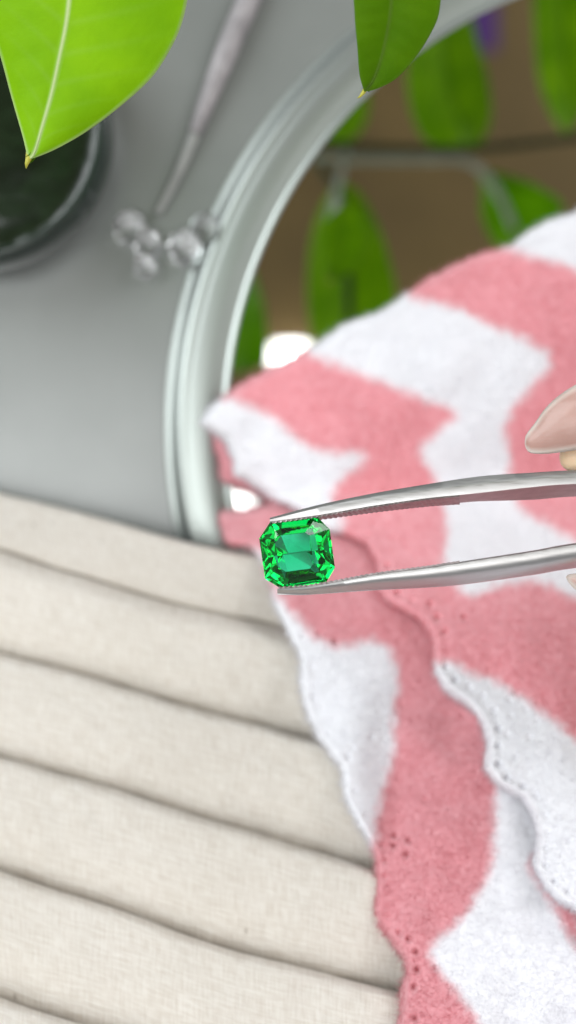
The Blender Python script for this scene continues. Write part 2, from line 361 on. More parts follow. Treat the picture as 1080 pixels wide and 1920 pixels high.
# ------------------------------------------------------------------ pink and white fleece
fleece_a = (mat_fleece(0.88), mat_fibre(0.88)); fleece_b = (mat_fleece(), mat_fibre())  # one cloth: lower layer's pink darkened, upper left paler to imitate light and haze
F_edge = [(375, 793), (398, 812), (424, 832), (434, 862), (440, 892), (470, 908), (512, 934), (560, 958), (600, 990), (640, 1000), (682, 1022), (704, 1058), (708, 1104),
          (736, 1136), (782, 1162), (808, 1200), (812, 1252), (836, 1294), (882, 1330), (910, 1378), (912, 1444), (942, 1478), (986, 1508), (1004, 1562), (1000, 1626), (1036, 1682), (1084, 1716), (1104, 1760)]
F_poly = F_edge + [(1300, 1900), (1400, 1400), (1400, 500), (1200, 340), (1080, 398), (1010, 424), (950, 462), (880, 484), (820, 512), (770, 546), (715, 580), (650, 606), (600, 640), (548, 670), (500, 694), (440, 726), (402, 756)]
F_pink = [[(430, 722), (400, 735), (440, 752), (500, 776), (548, 814), (592, 842), (682, 853), (668, 880), (634, 905), (624, 940), (640, 965), (636, 1000), (600, 1040), (600, 1300), (818, 1242), (880, 1258), (940, 1284), (995, 1318), (1040, 1350), (1090, 1390), (1200, 1400), (1200, 1160), (1080, 1122), (1015, 1094), (950, 1096), (876, 1114), (832, 1060), (838, 1000), (832, 955), (812, 890), (790, 860), (796, 828), (846, 792), (848, 772), (790, 748), (720, 718), (640, 688), (585, 668), (540, 640)],
          [(760, 520), (772, 556), (850, 574), (905, 600), (960, 624), (1022, 658), (1028, 690), (996, 728), (962, 768), (950, 805), (956, 860), (952, 905), (975, 950), (1020, 980), (1062, 1004), (1180, 1060), (1300, 900), (1300, 620), (1180, 560), (1080, 508), (1010, 486), (955, 468), (900, 440), (800, 470)]]
L_pink = [[(380, 780), (380, 1022), (484, 1030), (500, 1075), (528, 1125), (570, 1172), (610, 1206), (650, 1212), (690, 1200), (730, 1218), (746, 1262), (740, 1330), (740, 1400), (724, 1462), (708, 1530), (700, 1590), (680, 1650), (680, 1740), (720, 1780), (735, 1830), (730, 1930), (740, 2100), (960, 2100), (895, 1920), (862, 1872), (832, 1826), (806, 1784), (872, 1712), (914, 1640), (926, 1560), (930, 1482), (960, 1400), (1000, 1200), (1000, 800)],
          [(990, 1620), (1018, 1668), (1052, 1730), (1086, 1782), (1150, 1840), (1200, 1700), (1050, 1600)]]
holes_F = []
fe = catmull(F_edge, 12, closed=False)
seg = np.r_[0, np.cumsum(np.hypot(*np.diff(fe, axis=0).T))]
tan = np.gradient(fe, axis=0); tan /= np.linalg.norm(tan, axis=1)[:, None]
holes_F = [(835, 1250, .8), (853, 1274, 1), (879, 1287, .5), (905, 1305, .4), (926, 1333, .6), (934, 1366, .9), (933, 1398, 1), (933, 1432, 1), (950, 1458, 1), (980, 1475, .8), (1004, 1492, .35),
           (1022, 1530, .3), (1026, 1560, .25), (1023, 1590, .5), (1022, 1623, .7), (1038, 1653, .9), (1063, 1672, .8), (955, 1312, .3), (985, 1330, .35), (1008, 1350, .3),
           (726, 1062, 1), (744, 1112, 1.1), (806, 1134, .9), (820, 1158, 1), (834, 1186, .7), (870, 1158, .9), (690, 1004, .6), (700, 985, .3), (735, 1010, .35), (772, 1128, .4), (890, 1110, .3)]
for k in range(12):
    j = rng.integers(180, len(fe)-10); d_ = rng.uniform(30, 90); nx, ny = tan[j][1], -tan[j][0]
    holes_F.append((fe[j][0]+nx*d_, fe[j][1]+ny*d_, rng.uniform(0.1, 0.4)))
holes_L = [(628, 1204, 1.2), (600, 1188, .5), (740, 1568, .8), (766, 1576, 1), (738, 1586, 1), (762, 1602, 1), (722, 1614, .6), (720, 1644, .6), (696, 1382, .4), (652, 1412, .35), (660, 1404, .3),
           (748, 1748, .6), (766, 1760, 1), (780, 1785, 1), (782, 1818, 1), (776, 1850, 1), (778, 1910, 1), (815, 1815, .6), (797, 1502, .3), (868, 1340, .3)]
le = catmull(L_poly[14:30], 8, closed=False)
for j in range(4, len(le), 7):
    t_ = le[min(j+1, len(le)-1)]-le[j-1]; t_ /= np.linalg.norm(t_)
    holes_L.append((le[j][0]+t_[1]*22, le[j][1]-t_[0]*22, rng.uniform(0.15, 0.4)))
def fleece(name, poly, pinks, zfun, holes, step, parent, thick, rim_px, x1, y1, droop, hem, mats):
    fleece_m, fibre_m = mats
    poly = catmull(poly, 6)
    gx, gy = np.meshgrid(np.arange(350, x1, step), np.arange(380, y1, step))
    x = gx.ravel().astype(float); y = gy.ravel().astype(float)
    # a brushed edge is a little ragged
    d = sdf(x, y, poly)
    d1 = d
    e = 1.5; gxv = (sdf(x+e, y, poly)-sdf(x-e, y, poly))/(2*e); gyv = (sdf(x, y+e, poly)-sdf(x, y-e, poly))/(2*e)
    keep = d > -step*0.75
    x = np.where(d < 0, x-d*gxv, x); y = np.where(d < 0, y-d*gyv, y); d = np.maximum(d, 0)
    rag = np.exp(-d/6)*(2.0*vnoise(x, y, 9, 71)+2.6*vnoise(x, y, 24, 72)); x = x+gxv*rag; y = y+gyv*rag
    q = np.clip(d/rim_px, 0, 1); z = zfun(x, y, d) - droop*(1-np.sqrt(1-(1-q)**2))
    # rolled hem with a pressed seam behind it
    z = z + hem*sstep(960, 1120, y)*(0.30*np.exp(-((d-13)/8)**2) - 0.22*np.exp(-((d-27)/8)**2))
    for hx, hy, a in holes:
        r2 = (x-hx)**2+(y-hy)**2; sel = r2 < 900
        z[sel] -= 0.9*a*np.exp(-r2[sel]/36) - 0.10*a*np.exp(-(np.sqrt(r2[sel])-9)**2/20)
    z = z + 0.035*vnoise(x, y, 9, 21)+0.10*vnoise(x, y, 30, 22)+0.03*vnoise(x*0.35+y*0.1, y, 8, 23)
    pk = np.zeros(x.shape)
    xx = x+5*vnoise(x, y, 14, 41)+2.5*vnoise(x, y, 5, 42); yy = y+5*vnoise(x, y, 14, 43)+2.5*vnoise(x, y, 5, 44)
    for pp in pinks: pk = np.maximum(pk, sstep(-15, 15, sdf(xx, yy, catmull(pp, 5))))
    pk = np.clip(pk, 0, 1)
    X, Yw, Z = P(x, y, z)
    remap = -np.ones(len(x), int); remap[keep] = np.arange(keep.sum())
    ii = np.arange(len(x)).reshape(gx.shape)
    Fq = np.stack([ii[:-1, :-1], ii[1:, :-1], ii[1:, 1:], ii[:-1, 1:]], -1).reshape(-1, 4)
    Fq = remap[Fq]; Fq = Fq[(Fq >= 0).all(1)]
    V = np.stack([X, Yw, Z], 1)[keep]; pkk = pk[keep]
    o = mesh(name, V, Fq, fleece_m, parent, attrs={'pink': pkk})
    so = o.modifiers.new('thickness', 'SOLIDIFY'); so.thickness = thick*S; so.offset = -1
    # the pile: short fibres over the face and the edge
    inview = np.where((x[keep] < 1110) & (y[keep] < 1950))[0]
    n = int(len(inview)*PILE)
    pick = rng.choice(inview, n); edge = inview[d[keep][inview] < 7]; pick = np.r_[pick, rng.choice(edge, len(edge)*3)]
    base = V[pick]+rng.normal(0, 0.09, (len(pick), 3))*[1, 1, 0.2]
    gdir = np.stack([-gxv[keep][pick], gyv[keep][pick], np.zeros(len(pick))], 1)*np.exp(-d[keep][pick]/9)[:, None]
    dirn = rng.normal(0, 1, (len(pick), 3))*[0.9, 0.9, 0.3]+[0.25, -0.3, 0.55]+gdir*1.0
    dirn /= np.linalg.norm(dirn, axis=1)[:, None]; ln = (rng.uniform(0.25, 0.75, len(pick))*(1+0.7*np.exp(-d[keep][pick]/4)))[:, None]
    side = np.cross(dirn, rng.normal(0, 1, (len(pick), 3))); side /= np.linalg.norm(side, axis=1)[:, None]
    wd = 0.018
    Vf = np.stack([base-side*wd, base+side*wd, base+dirn*ln+[0, 0, 0.02]], 1).reshape(-1, 3)
    Ff = np.arange(len(Vf)).reshape(-1, 3)
    fo = mesh('pile', Vf, Ff, fibre_m, o if parent is None else parent, smooth=False, attrs={'pink': np.repeat(pkk[pick], 3)})
    tag(fo, kind='stuff')
    return o
PILE = 1.6
def zL(x, y, d):
    u = sstep(900, 1150, y)                       # climbs from the mirror rim onto the canvas
    z = 7.6+6.8*u + RISE(y) + 1.1*vnoise(x, y, 150, 61) + 0.5*vnoise(x, y, 60, 62)
    z += 0.8*np.exp(-((x-655)/70)**2)*sstep(1150, 1300, y)
    z -= 1.0*np.exp(-(((x-735)*0.95+(y-1400)*0.05)/40)**2)*sstep(1200, 1350, y)
    return z
def zF(x, y, d):
    u = sstep(880, 1200, y)
    z = 11.0+7.6*u + RISE(y) + 1.0*vnoise(x, y, 190, 63) + 0.4*vnoise(x, y, 70, 64) + 1.6*sstep(0, 160, d)
    z -= 1.0*np.exp(-d/30)*0.6
    return z
blanket = empty('fleece_blanket', P(800, 1300, 0))
tag(blanket, 'fluffy pink and white patched fleece with a scalloped, pin holed hem, folded over itself', 'blanket')
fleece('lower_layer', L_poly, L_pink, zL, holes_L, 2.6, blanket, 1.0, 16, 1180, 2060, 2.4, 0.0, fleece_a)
fl = fleece('upper_layer', F_poly, F_pink, zF, holes_F, 2.6, blanket, 1.0, 18, 1260, 1960, 2.5, 0.45, fleece_b)

# ------------------------------------------------------------------ emerald
ec = (557, 1037)
out8 = [(486, 1010), (507, 978), (594, 968), (618, 992), (628, 1064), (612, 1091), (531, 1106), (497, 1085)]
tab8 = [(515, 1012), (522, 1004), (572, 998), (580, 1004), (588, 1056), (581, 1066), (536, 1072), (524, 1064)]
o8 = np.array([P(x, y, STONE_Z)[:2] for x, y in out8]); t8 = np.array([P(x, y, STONE_Z+1)[:2] for x, y in tab8])
cen = np.array(P(*ec, STONE_Z)[:2])
def ring(f, z, ref=o8, c=cen, tw=1.0): return [(c[0]+(p[0]-c[0])*f, c[1]+(p[1]-c[1])*f, z) for p in ref]
def lerp8(t, z): return [(a[0]*(1-t)+b[0]*t, a[1]*(1-t)+b[1]*t, z) for a, b in zip(o8, t8)]
zg = STONE_Z
ks = np.array([0.86, 0.5])
def keel(fx, z):
    out = []
    ax = np.array([math.cos(math.radians(8)), math.sin(math.radians(8))]); ay = np.array([-ax[1], ax[0]])
    for p in o8:
        v = p-cen; a = v@ax; b_ = v@ay
        out.append((cen+ax*a*fx[0]+ay*b_*fx[1]).tolist()+[z])
    return out
rings = [lerp8(1.0, zg+1.20), lerp8(0.52, zg+0.68), lerp8(0.20, zg+0.30), ring(1.0, zg+0.08), ring(1.0, zg-0.08),
         keel((0.85, 0.84), zg-1.2), keel((0.62, 0.56), zg-2.1), keel((0.40, 0.02), zg-3.2)]
V = [p for r_ in rings for p in r_]; Fs = [tuple(range(7, -1, -1))]
for i in range(len(rings)-1):
    for k in range(8):
        Fs.append((i*8+k, i*8+(k+1) % 8, (i+1)*8+(k+1) % 8, (i+1)*8+k))
Fs.append(tuple((len(rings)-1)*8+k for k in range(8)))
gem = mesh('emerald', V, Fs, mat_emerald(), smooth=False)
bm = bmesh.new(); bm.from_mesh(gem.data); bmesh.ops.triangulate(bm, faces=[f for f in bm.faces if len(f.verts) == 4]) if False else None
bmesh.ops.recalc_face_normals(bm, faces=bm.faces); bm.to_mesh(gem.data); bm.free()
tag(gem, 'square step cut green emerald gripped between the tips of the steel tweezers', 'gemstone')
incl = mat_simple('inclusion', (0.30, 0.85, 0.55), 0.3); V = []; Fs = []
def fleck(c, s):
    n0 = len(V)
    q = rng.normal(0, 1, (4, 3)); q /= np.linalg.norm(q, axis=1)[:, None]
    for a in q: V.append(tuple(np.array(c)+a*s*rng.uniform(0.4, 1.3)))
    Fs.extend([(n0, n0+1, n0+2), (n0, n0+2, n0+3), (n0, n0+3, n0+1), (n0+1, n0+3, n0+2)])
def inside(px, py, z, sp, n, s0, s1):
    for _ in range(n): fleck(P(px+rng.normal(0, sp), py+rng.normal(0, sp*0.8), z+rng.uniform(-0.25, 0.25)), rng.uniform(s0, s1))
inside(592, 992, zg+0.1, 5, 38, 0.02, 0.06); inside(545, 1014, zg+0.5, 9, 22, 0.015, 0.035); inside(508, 1060, zg, 5, 14, 0.02, 0.06); inside(602, 1062, zg, 5, 10, 0.02, 0.07); inside(570, 1078, zg, 12, 12, 0.02, 0.05)
fo = mesh('inclusion', V, Fs, incl, gem, smooth=False); tag(fo, kind='stuff')

# ------------------------------------------------------------------ tweezers
steel = mat_steel()
steel_in = mat_simple('inner_steel', (0.36, 0.33, 0.33), 0.4, 1.0, 700, 0.12)  # unpolished inner face, darkened further to carry its shaded pink reflection
tw = empty('tweezers', P(1080, 1000, STONE_Z-3))
tag(tw, 'brushed steel tweezers with serrated tips holding the emerald', 'tweezers')
def ip(tab, x): a = np.array(tab, float); return np.interp(x, a[:, 0], a[:, 1])
def smoothip(tab, x): c = catmull(tab, 8, closed=False); return np.interp(x, c[:, 0], c[:, 1])
def sweep(name, X, cross, parent, zoff=0):
    V = []; Fs = []; m = cross.shape[1]
    for i, x in enumerate(X):
        for j in range(m): V.append(P(x, cross[i, j, 0], cross[i, j, 1]))
    for i in range(len(X)-1):
        for j in range(m): Fs.append((i*m+j, i*m+(j+1) % m, (i+1)*m+(j+1) % m, (i+1)*m+j))
    Fs.append(tuple(range(m-1, -1, -1))); Fs.append(tuple((len(X)-1)*m+j for j in range(m)))
    o = mesh(name, V, Fs, steel, parent, smooth=True)
    bm = bmesh.new(); bm.from_mesh(o.data); bmesh.ops.recalc_face_normals(bm, faces=bm.faces); bm.to_mesh(o.data); bm.free()
    o.data.set_sharp_from_angle(angle=math.radians(48)); return o
X = np.r_[np.arange(506, 520, 2.0), np.arange(520, 1100, 8.0), np.arange(1100, 2500, 50.0)]
tip = np.sqrt(np.clip((X-505)/12, 0.12, 1))
up_out = smoothip([(505, 971), (520, 967), (600, 946), (700, 925), (800, 908), (900, 893), (1000, 886), (1080, 881), (1300, 868), (1700, 880), (2100, 930), (2500, 985)], X)
up_rdg = smoothip([(505, 974), (520, 971), (600, 952), (700, 933), (800, 921), (860, 915), (900, 911), (1000, 899), (1080, 890), (1300, 880), (1700, 892), (2100, 940), (2500, 990)], X)
up_low = smoothip([(505, 979), (520, 977), (600, 966), (700, 949), (800, 935), (860, 929), (900, 925), (1000, 914), (1080, 908), (1300, 900), (1700, 915), (2100, 955), (2500, 998)], X)
up_bot = smoothip([(505, 980), (520, 980), (600, 971), (700, 958), (800, 947), (860, 943), (900, 940), (1000, 937), (1080, 931), (1300, 925), (1700, 935), (2100, 970), (2500, 1004)], X)
zt = smoothip([(505, 58.6), (600, 58.9), (800, 60.0), (1080, 61.5), (1500, 63), (2500, 63)], X); zb = smoothip([(505, 57.4), (600, 57.0), (800, 56.2), (1080, 55), (1500, 54), (2500, 54)], X)
cr = np.stack([np.stack([up_out, zt-0.55], 1), np.stack([up_rdg*0.6+up_out*0.4, zt-0.12], 1), np.stack([up_rdg, zt], 1), np.stack([up_low-1.0, zt-0.06], 1), np.stack([up_low, zt-0.3], 1), np.stack([up_bot, zb], 1), np.stack([up_out+2, zb], 1)], 1)
arm1 = sweep('arm', X, cr, tw)
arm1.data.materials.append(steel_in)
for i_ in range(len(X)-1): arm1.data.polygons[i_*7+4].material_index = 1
lo_top = smoothip([(520, 1104), (560, 1101), (600, 1096), (700, 1077), (800, 1063), (870, 1052), (1000, 1032), (1080, 1018), (1300, 990), (1700, 985), (2100, 990), (2500, 1006)], X)
lo_bot = smoothip([(520, 1115), (560, 1116), (600, 1114), (700, 1107), (800, 1102), (870, 1096), (1000, 1078), (1080, 1065), (1300, 1040), (1700, 1030), (2100, 1020), (2500, 1020)], X)
X2 = X[X >= 520]; s2 = X >= 520
lt, lb = lo_top[s2], lo_bot[s2]; z1, z0 = zt[s2], zb[s2]; wdt = lb-lt
cr = np.stack([np.stack([lt, z1-0.35], 1), np.stack([lt+wdt*0.06, z1-0.08], 1), np.stack([lt+wdt*0.25, z1], 1), np.stack([lt+wdt*0.45, z1-0.15], 1), np.stack([lt+wdt*0.62, z1-0.55], 1),
               np.stack([lt+wdt*0.80, z1-1.1*(z1-z0)/4-0.3], 1), np.stack([lb-wdt*0.05, z0*0.5+z1*0.5], 1), np.stack([lb, z0+0.2], 1), np.stack([lt+2, z0], 1)], 1)
arm2 = sweep('arm', X2, cr, tw)
def pad(arm, x0, x1, edge_hi, edge_lo, zh, zl, sgn, slant, amp):
    xs_ = np.arange(x0, x1, 1.25); n = 9
    V = []; Fs = []
    for x in xs_:
        for j in range(n):
            q = j/(n-1); ph = ((x+slant*q)/9.6) % 1.0
            tooth = (ph/0.7 if ph < 0.7 else (1-ph)/0.3)
            a = amp*(1-0.75*(x-x0)/(x1-x0))
            y = ip2(edge_hi, x)*(1-q)+ip2(edge_lo, x)*q + sgn*(tooth*a)
            V.append(P(x, y, ip2(zh, x)*(1-q)+ip2(zl, x)*q))
    for i in range(len(xs_)-1):
        for j in range(n-1): Fs.append((i*n+j, (i+1)*n+j, (i+1)*n+j+1, i*n+j+1))
    o = mesh('serrated_face', V, Fs, steel_dk, arm, smooth=False)
    so = o.modifiers.new('thickness', 'SOLIDIFY'); so.thickness = 0.00025; so.offset = 0; return o
steel_dk = mat_simple('serrated_steel', (0.24, 0.21, 0.21), 0.35, 1.0, 900, 0.3)
def ip2(a, x): return float(np.interp(x, a[0], a[1]))
pad(arm1, 509, 862, (X, up_low-0.6), (X, up_bot+0.5), (X, zt-0.12), (X, zb), 1, -9, 2.4)
pad(arm2, 523, 862, (X2, lt+0.6), (X2, lt+2.5), (X2, z1-0.2), (X2, z0), -1, 0, 2.6)

# ------------------------------------------------------------------ the hand that holds them
person = empty('person', P(1700, 1000, 30))
tag(person, 'fingertips with long natural polished nails holding the steel tweezers at the right edge', 'person')
skin_m = mat_skin()
def skinned(name, chains, parent):
    me = bpy.data.meshes.new(name); verts = []; edges = []; rads = []; key = {}
    for ch in chains:
        prev = None
        for (x, y, z, r) in ch:
            k_ = (x, y, z)
            if k_ not in key: key[k_] = len(verts); verts.append(tuple(Vector(P(x, y, z))*S)); rads.append(r*S)
            if prev is not None: edges.append((prev, key[k_]))
            prev = key[k_]
    me.from_pydata(verts, edges, []); me.materials.append(skin_m)
    o = bpy.data.objects.new(name, me); col.objects.link(o); o.parent = parent; o.matrix_parent_inverse = parent.matrix_world.inverted()
    sk = o.modifiers.new('skin', 'SKIN'); sk.use_smooth_shade = True
    for i, r in enumerate(rads): me.skin_vertices[0].data[i].radius = (r, r)
    me.skin_vertices[0].data[0].use_root = True
    sb = o.modifiers.new('sub', 'SUBSURF'); sb.levels = 2; sb.render_levels = 3; return o
palm = (2050, 1080, 52, 16)
hand = skinned('hand', [
    [palm, (2250, 1120, 50, 17), (2600, 1160, 48, 19), (3000, 1200, 46, 20)],
    [palm, (1900, 900, 56, 12), (1640, 730, 60, 9.0), (1380, 745, 59, 8.0), (1230, 795, 57.5, 5.6), (1150, 836, 57.8, 3.0), (1095, 856, 58, 2.1), (1046, 862, 58.2, 1.3)],
    [palm, (1880, 1020, 46, 11), (1650, 1010, 46, 9.0), (1440, 1150, 46, 8.0), (1290, 1190, 46, 6)],
    [palm, (1900, 1180, 42, 11), (1680, 1230, 50, 8.5), (1500, 1330, 50, 7.5), (1380, 1380, 50, 6.5)],
    [palm, (1960, 1300, 38, 9), (1780, 1400, 54, 7.5), (1640, 1480, 54, 6.6), (1550, 1520, 54, 5.8)],
    [palm, (1980, 1020, 62, 12), (1700, 1120, 66, 10), (1420, 1150, 62, 9.0), (1250, 1120, 58, 6.6), (1150, 1092, 57, 4.2)],
], person)
nail_m = mat_nail()
def nail(root, tipp, z0, z1, w0, w1, up, length_pow=2.2, bulge=1.5, tw_=0.0, pts=None):
    # outline pts: upper side and lower side tables in pixels, bulging towards the camera between them
    a, b_ = pts; nu = 40; nv = 17; V = []; Fs = []; fr = []
    A = catmull(a, 20, closed=False); B = catmull(b_, 20, closed=False)
    def at(Cv, t):
        s_ = np.r_[0, np.cumsum(np.hypot(*np.diff(Cv, axis=0).T))]; s_ /= s_[-1]
        return np.array([np.interp(t, s_, Cv[:, 0]), np.interp(t, s_, Cv[:, 1])])
    for i in range(nu):
        t = i/(nu-1); pa, pb = at(A, t), at(B, t); wd = np.hypot(*(pa-pb))*0.054
        for j in range(nv):
            v = j/(nv-1); p = pa*(1-v)+pb*v
            hgt = (1-(2*v-1)**2)
            z = z0+(z1-z0)*t + bulge*hgt*min(1, wd/6)*1.0 - tw_*(v-0.5)*2
            V.append(P(p[0], p[1], z)); ed = min(v, 1-v)*wd
            fr.append(float(max(1-sstep(0.02, 0.13, t), 0)*1.0*0+ (1-sstep(0.15, 0.75, ed))))
    for i in range(nu-1):
        for j in range(nv-1): Fs.append((i*nv+j, i*nv+j+1, (i+1)*nv+j+1, (i+1)*nv+j))
    o = mesh('fingernail', V, Fs, nail_m, person, attrs={'free': fr})
    so = o.modifiers.new('thickness', 'SOLIDIFY'); so.thickness = 0.0004; so.offset = -1; return o
nail(None, None, 59.5, 63.5, 0, 0, 1, bulge=1.1, pts=([(984, 833), (986, 816), (1003, 793), (1022, 766), (1050, 740), (1090, 716), (1160, 690), (1240, 680)], [(984, 833), (987, 843), (996, 850), (1020, 851), (1045, 849), (1090, 842), (1170, 826), (1250, 800)]))
nail(None, None, 58.5, 62.5, 0, 0, 1, bulge=1.2, pts=([(1061, 1082), (1066, 1077), (1080, 1075), (1120, 1070), (1200, 1066), (1260, 1070)], [(1061, 1082), (1066, 1092), (1080, 1106), (1110, 1125), (1180, 1150), (1250, 1165)]))

# ------------------------------------------------------------------ the plant
plant = empty('zz_plant', (60, 180, 0)); plant.name = 'potted_houseplant'
tag(plant, 'leafy green houseplant hanging over the top of the mirror, also seen reflected in it', 'plant')
leaf_bright = mat_leaf('lime_leaf', (0.25, 0.55, 0.0), (0.33, 0.65, 0.0), (0.80, 0.88, 0.50), 0.35, 0.55)
leaf_mid = mat_leaf('green_leaf', (0.17, 0.38, 0.006), (0.25, 0.48, 0.008), (0.26, 0.42, 0.06), 0.74, 0.45)
leaf_dark = mat_leaf('dark_leaf', (0.23, 0.42, 0.004), (0.33, 0.53, 0.006), (0.12, 0.26, 0.01), 0.65, 0.6)
stem_m = mat_simple('stem', (0.03, 0.05, 0.02), 0.75, 0, 200, 0.3, Specular_IOR_Level=0.2); stem_g = mat_simple('pale_stem', (0.30, 0.34, 0.27), 0.4, 0, 200, 0.2)
def leaf(left, right, rib, mat, zf, place, fold=1.5, cup=0.8, label=None, n=150, m=31, ribw=0.035, rimw=0.02, serr=0):
    Lc, Rc, Cc = catmull(left, 12, closed=False), catmull(right, 12, closed=False), catmull(rib, 12, closed=False)
    def at(Cv, t):
        s_ = np.r_[0, np.cumsum(np.hypot(*np.diff(Cv, axis=0).T))]; s_ /= s_[-1]
        return np.array([np.interp(t, s_, Cv[:, 0]), np.interp(t, s_, Cv[:, 1])])
    V = []; Fs = []; rb = []; rm = []
    for i in range(n):
        t = i/(n-1); a, b_, c = at(Lc, t), at(Rc, t), at(Cc, t); wdt_ = np.hypot(*(a-b_))
        for j in range(2*m-1):
            u = (j-(m-1))/(m-1)
            p = c+(b_-c)*u if u > 0 else c+(a-c)*(-u)
            au = abs(u); k_ = min(1, wdt_/150)
            z = zf(t, u) + (fold*au - cup*au*au*1.6)*k_ + (0.12*math.exp(-(au/ribw)**2) if wdt_ > 8 else 0)
            z += 0.10*math.sin(9*math.pi*t*3+au*5)*au*k_*(1-au)
            V.append(place(p[0], p[1], z)); 
            wpx = max(wdt_/2, 1)
            sv = math.exp(-((((t*13 - au*1.6) % 1.0)-0.5)*9)**2)*0.045*(1-au)*(1 if au > 0.04 else 0)
            rb.append(max(math.exp(-(au*wpx/3.2)**2)*0.9, sv)); rm.append(float(sstep(1-7/wpx if wpx > 7 else 0, 1, au))*0.55)
    w_ = 2*m-1
    for i in range(n-1):
        for j in range(w_-1): Fs.append((i*w_+j, i*w_+j+1, (i+1)*w_+j+1, (i+1)*w_+j))
    o = mesh('leaf', V, Fs, mat, plant, attrs={'rib': rb, 'rim': rm})
    so = o.modifiers.new('thickness', 'SOLIDIFY'); so.thickness = 0.0004; so.offset = -1
    o.data.materials.append(leaf_dark); so.material_offset = 1            # the paler underside
    if label: o['label'] = label
    return o
leaf([(52, 300), (44, 262), (22, 185), (2, 110), (-28, 10), (-45, -120), (-20, -300), (150, -460)],
     [(52, 300), (76, 292), (112, 276), (165, 245), (225, 200), (282, 148), (318, 95), (342, 40), (354, -30), (350, -140), (300, -320), (150, -460)],
     [(52, 300), (64, 288), (78, 240), (96, 175), (111, 105), (124, 40), (132, -30), (150, -200), (150, -460)], leaf_bright,
     lambda t, u: 60+9*t+2.0*t*t, P, fold=0.9, cup=1.4, label='large bright lime leaf with a pale midrib')
tipb = mat_simple('leaf_tip', (0.42, 0.40, 0.04), 0.5)
tube('leaf_tip', [P(56, 288, 59.6), P(54, 298, 59.8), P(50, 307, 59.8), P(49, 316, 59.6)], [0.42, 0.34, 0.20, 0.04], tipb, plant)
leaf([(683, 172), (674, 140), (670, 90), (665, 30), (664, -50), (690, -130), (742, -190)],
     [(683, 172), (706, 167), (742, 148), (776, 112), (806, 66), (824, 20), (826, -60), (800, -140), (742, -190)],
     [(683, 172), (700, 150), (714, 112), (724, 70), (732, 20), (738, -60), (742, -120), (742, -190)], leaf_mid,
     lambda t, u: 60+8*t-1.0*u*min(1, t*4), P, fold=1.6, cup=0.9, label='darker green pointed leaf hanging at the top')
tube('leaf_tip', [P(686, 166, 59.7), P(681, 174, 59.8), P(675, 181, 59.7), P(670, 184, 59.5)], [0.26, 0.20, 0.11, 0.03], tipb, plant)
H = 125
PM = lambda x, y, z: M(x, y, z)
leaf([(632, 340), (600, 392), (583, 450), (576, 520), (578, 590), (590, 640), (622, 668)], [(632, 340), (672, 362), (706, 420), (730, 490), (742, 560), (720, 625), (622, 668)],
     [(632, 340), (644, 400), (650, 480), (655, 560), (650, 620), (622, 668)], leaf_dark, lambda t, u: H-6*u, PM, fold=3)
leaf([(880, 278), (806, 268), (776, 222), (764, 150), (772, 80), (800, 0), (840, -60)], [(880, 278), (906, 262), (922, 216), (916, 150), (900, 90), (880, 20), (840, -60)],
     [(880, 278), (870, 240), (850, 180), (838, 120), (834, 60), (836, 0), (840, -60)], leaf_dark, lambda t, u: H+12-6*u+4*t, PM, fold=3)
leaf([(1062, 250), (1030, 205), (1010, 140), (1003, 60), (1005, -40), (1040, -160)], [(1062, 250), (1090, 220), (1110, 140), (1112, 60), (1100, -40), (1040, -160)],
     [(1062, 250), (1064, 200), (1060, 120), (1056, 40), (1050, -40), (1040, -160)], leaf_dark, lambda t, u: H+20-4*u, PM, fold=3)
leaf([(895, 318), (902, 350), (902, 400), (922, 450), (960, 490)], [(895, 318), (950, 330), (1010, 350), (1056, 398), (960, 490)],
     [(895, 318), (926, 358), (952, 410), (960, 450), (960, 490)], leaf_mid, lambda t, u: H+6-4*u, PM, fold=2)
leaf([(470, 500), (440, 560), (420, 620), (415, 680), (440, 700)], [(470, 500), (490, 560), (500, 630), (496, 680), (440, 700)],
     [(470, 500), (468, 560), (460, 620), (452, 670), (440, 700)], leaf_mid, lambda t, u: H+4-4*u, PM, fold=2)
leaf([(604, 282), (598, 250), (612, 215), (630, 180), (670, 120)], [(604, 282), (660, 262), (688, 225), (692, 170), (670, 120)],
     [(604, 282), (630, 250), (648, 215), (660, 170), (670, 120)], leaf_dark, lambda t, u: H+16-4*u, PM, fold=2)
tube('stem', [M(x, y, H+z) for x, y, z in catmull([(588, 270, 4), (680, 276, 4), (800, 280, 6), (900, 278, 8), (1000, 268, 10), (1100, 256, 12), (1300, 240, 16), (1700, 260, 10), (2000, 320, -20)], 5, closed=False)], 0.95, stem_m, plant)
tube('stem', [M(x, y, H+z) for x, y, z in catmull([(588, 296, 0), (680, 299, 0), (800, 300, 0), (868, 301, 0), (905, 322, 0), (940, 372, 0), (965, 430, 0)], 5, closed=False)], 0.95, stem_g, plant)
tube('stem', [M(x, y, H+z) for x, y, z in catmull([(586, 262, 4), (592, 296, 2), (612, 326, 0), (634, 360, -1), (648, 430, -1), (654, 520, 0), (655, 600, 0)], 5, closed=False)], [0.9]*30+[0.7]*1, stem_m, plant)

tube('stem', catmull([P(742, -186, 67.5), P(744, -260, 74), P(752, -520, 96), M(650, 277, H+5)], 6, closed=False), 0.8, stem_g, plant)
tube('stem', catmull([P(150, -455, 70.5), P(170, -560, 78), P(330, -900, 100), M(588, 270, H+4)], 6, closed=False), 0.9, stem_g, plant)
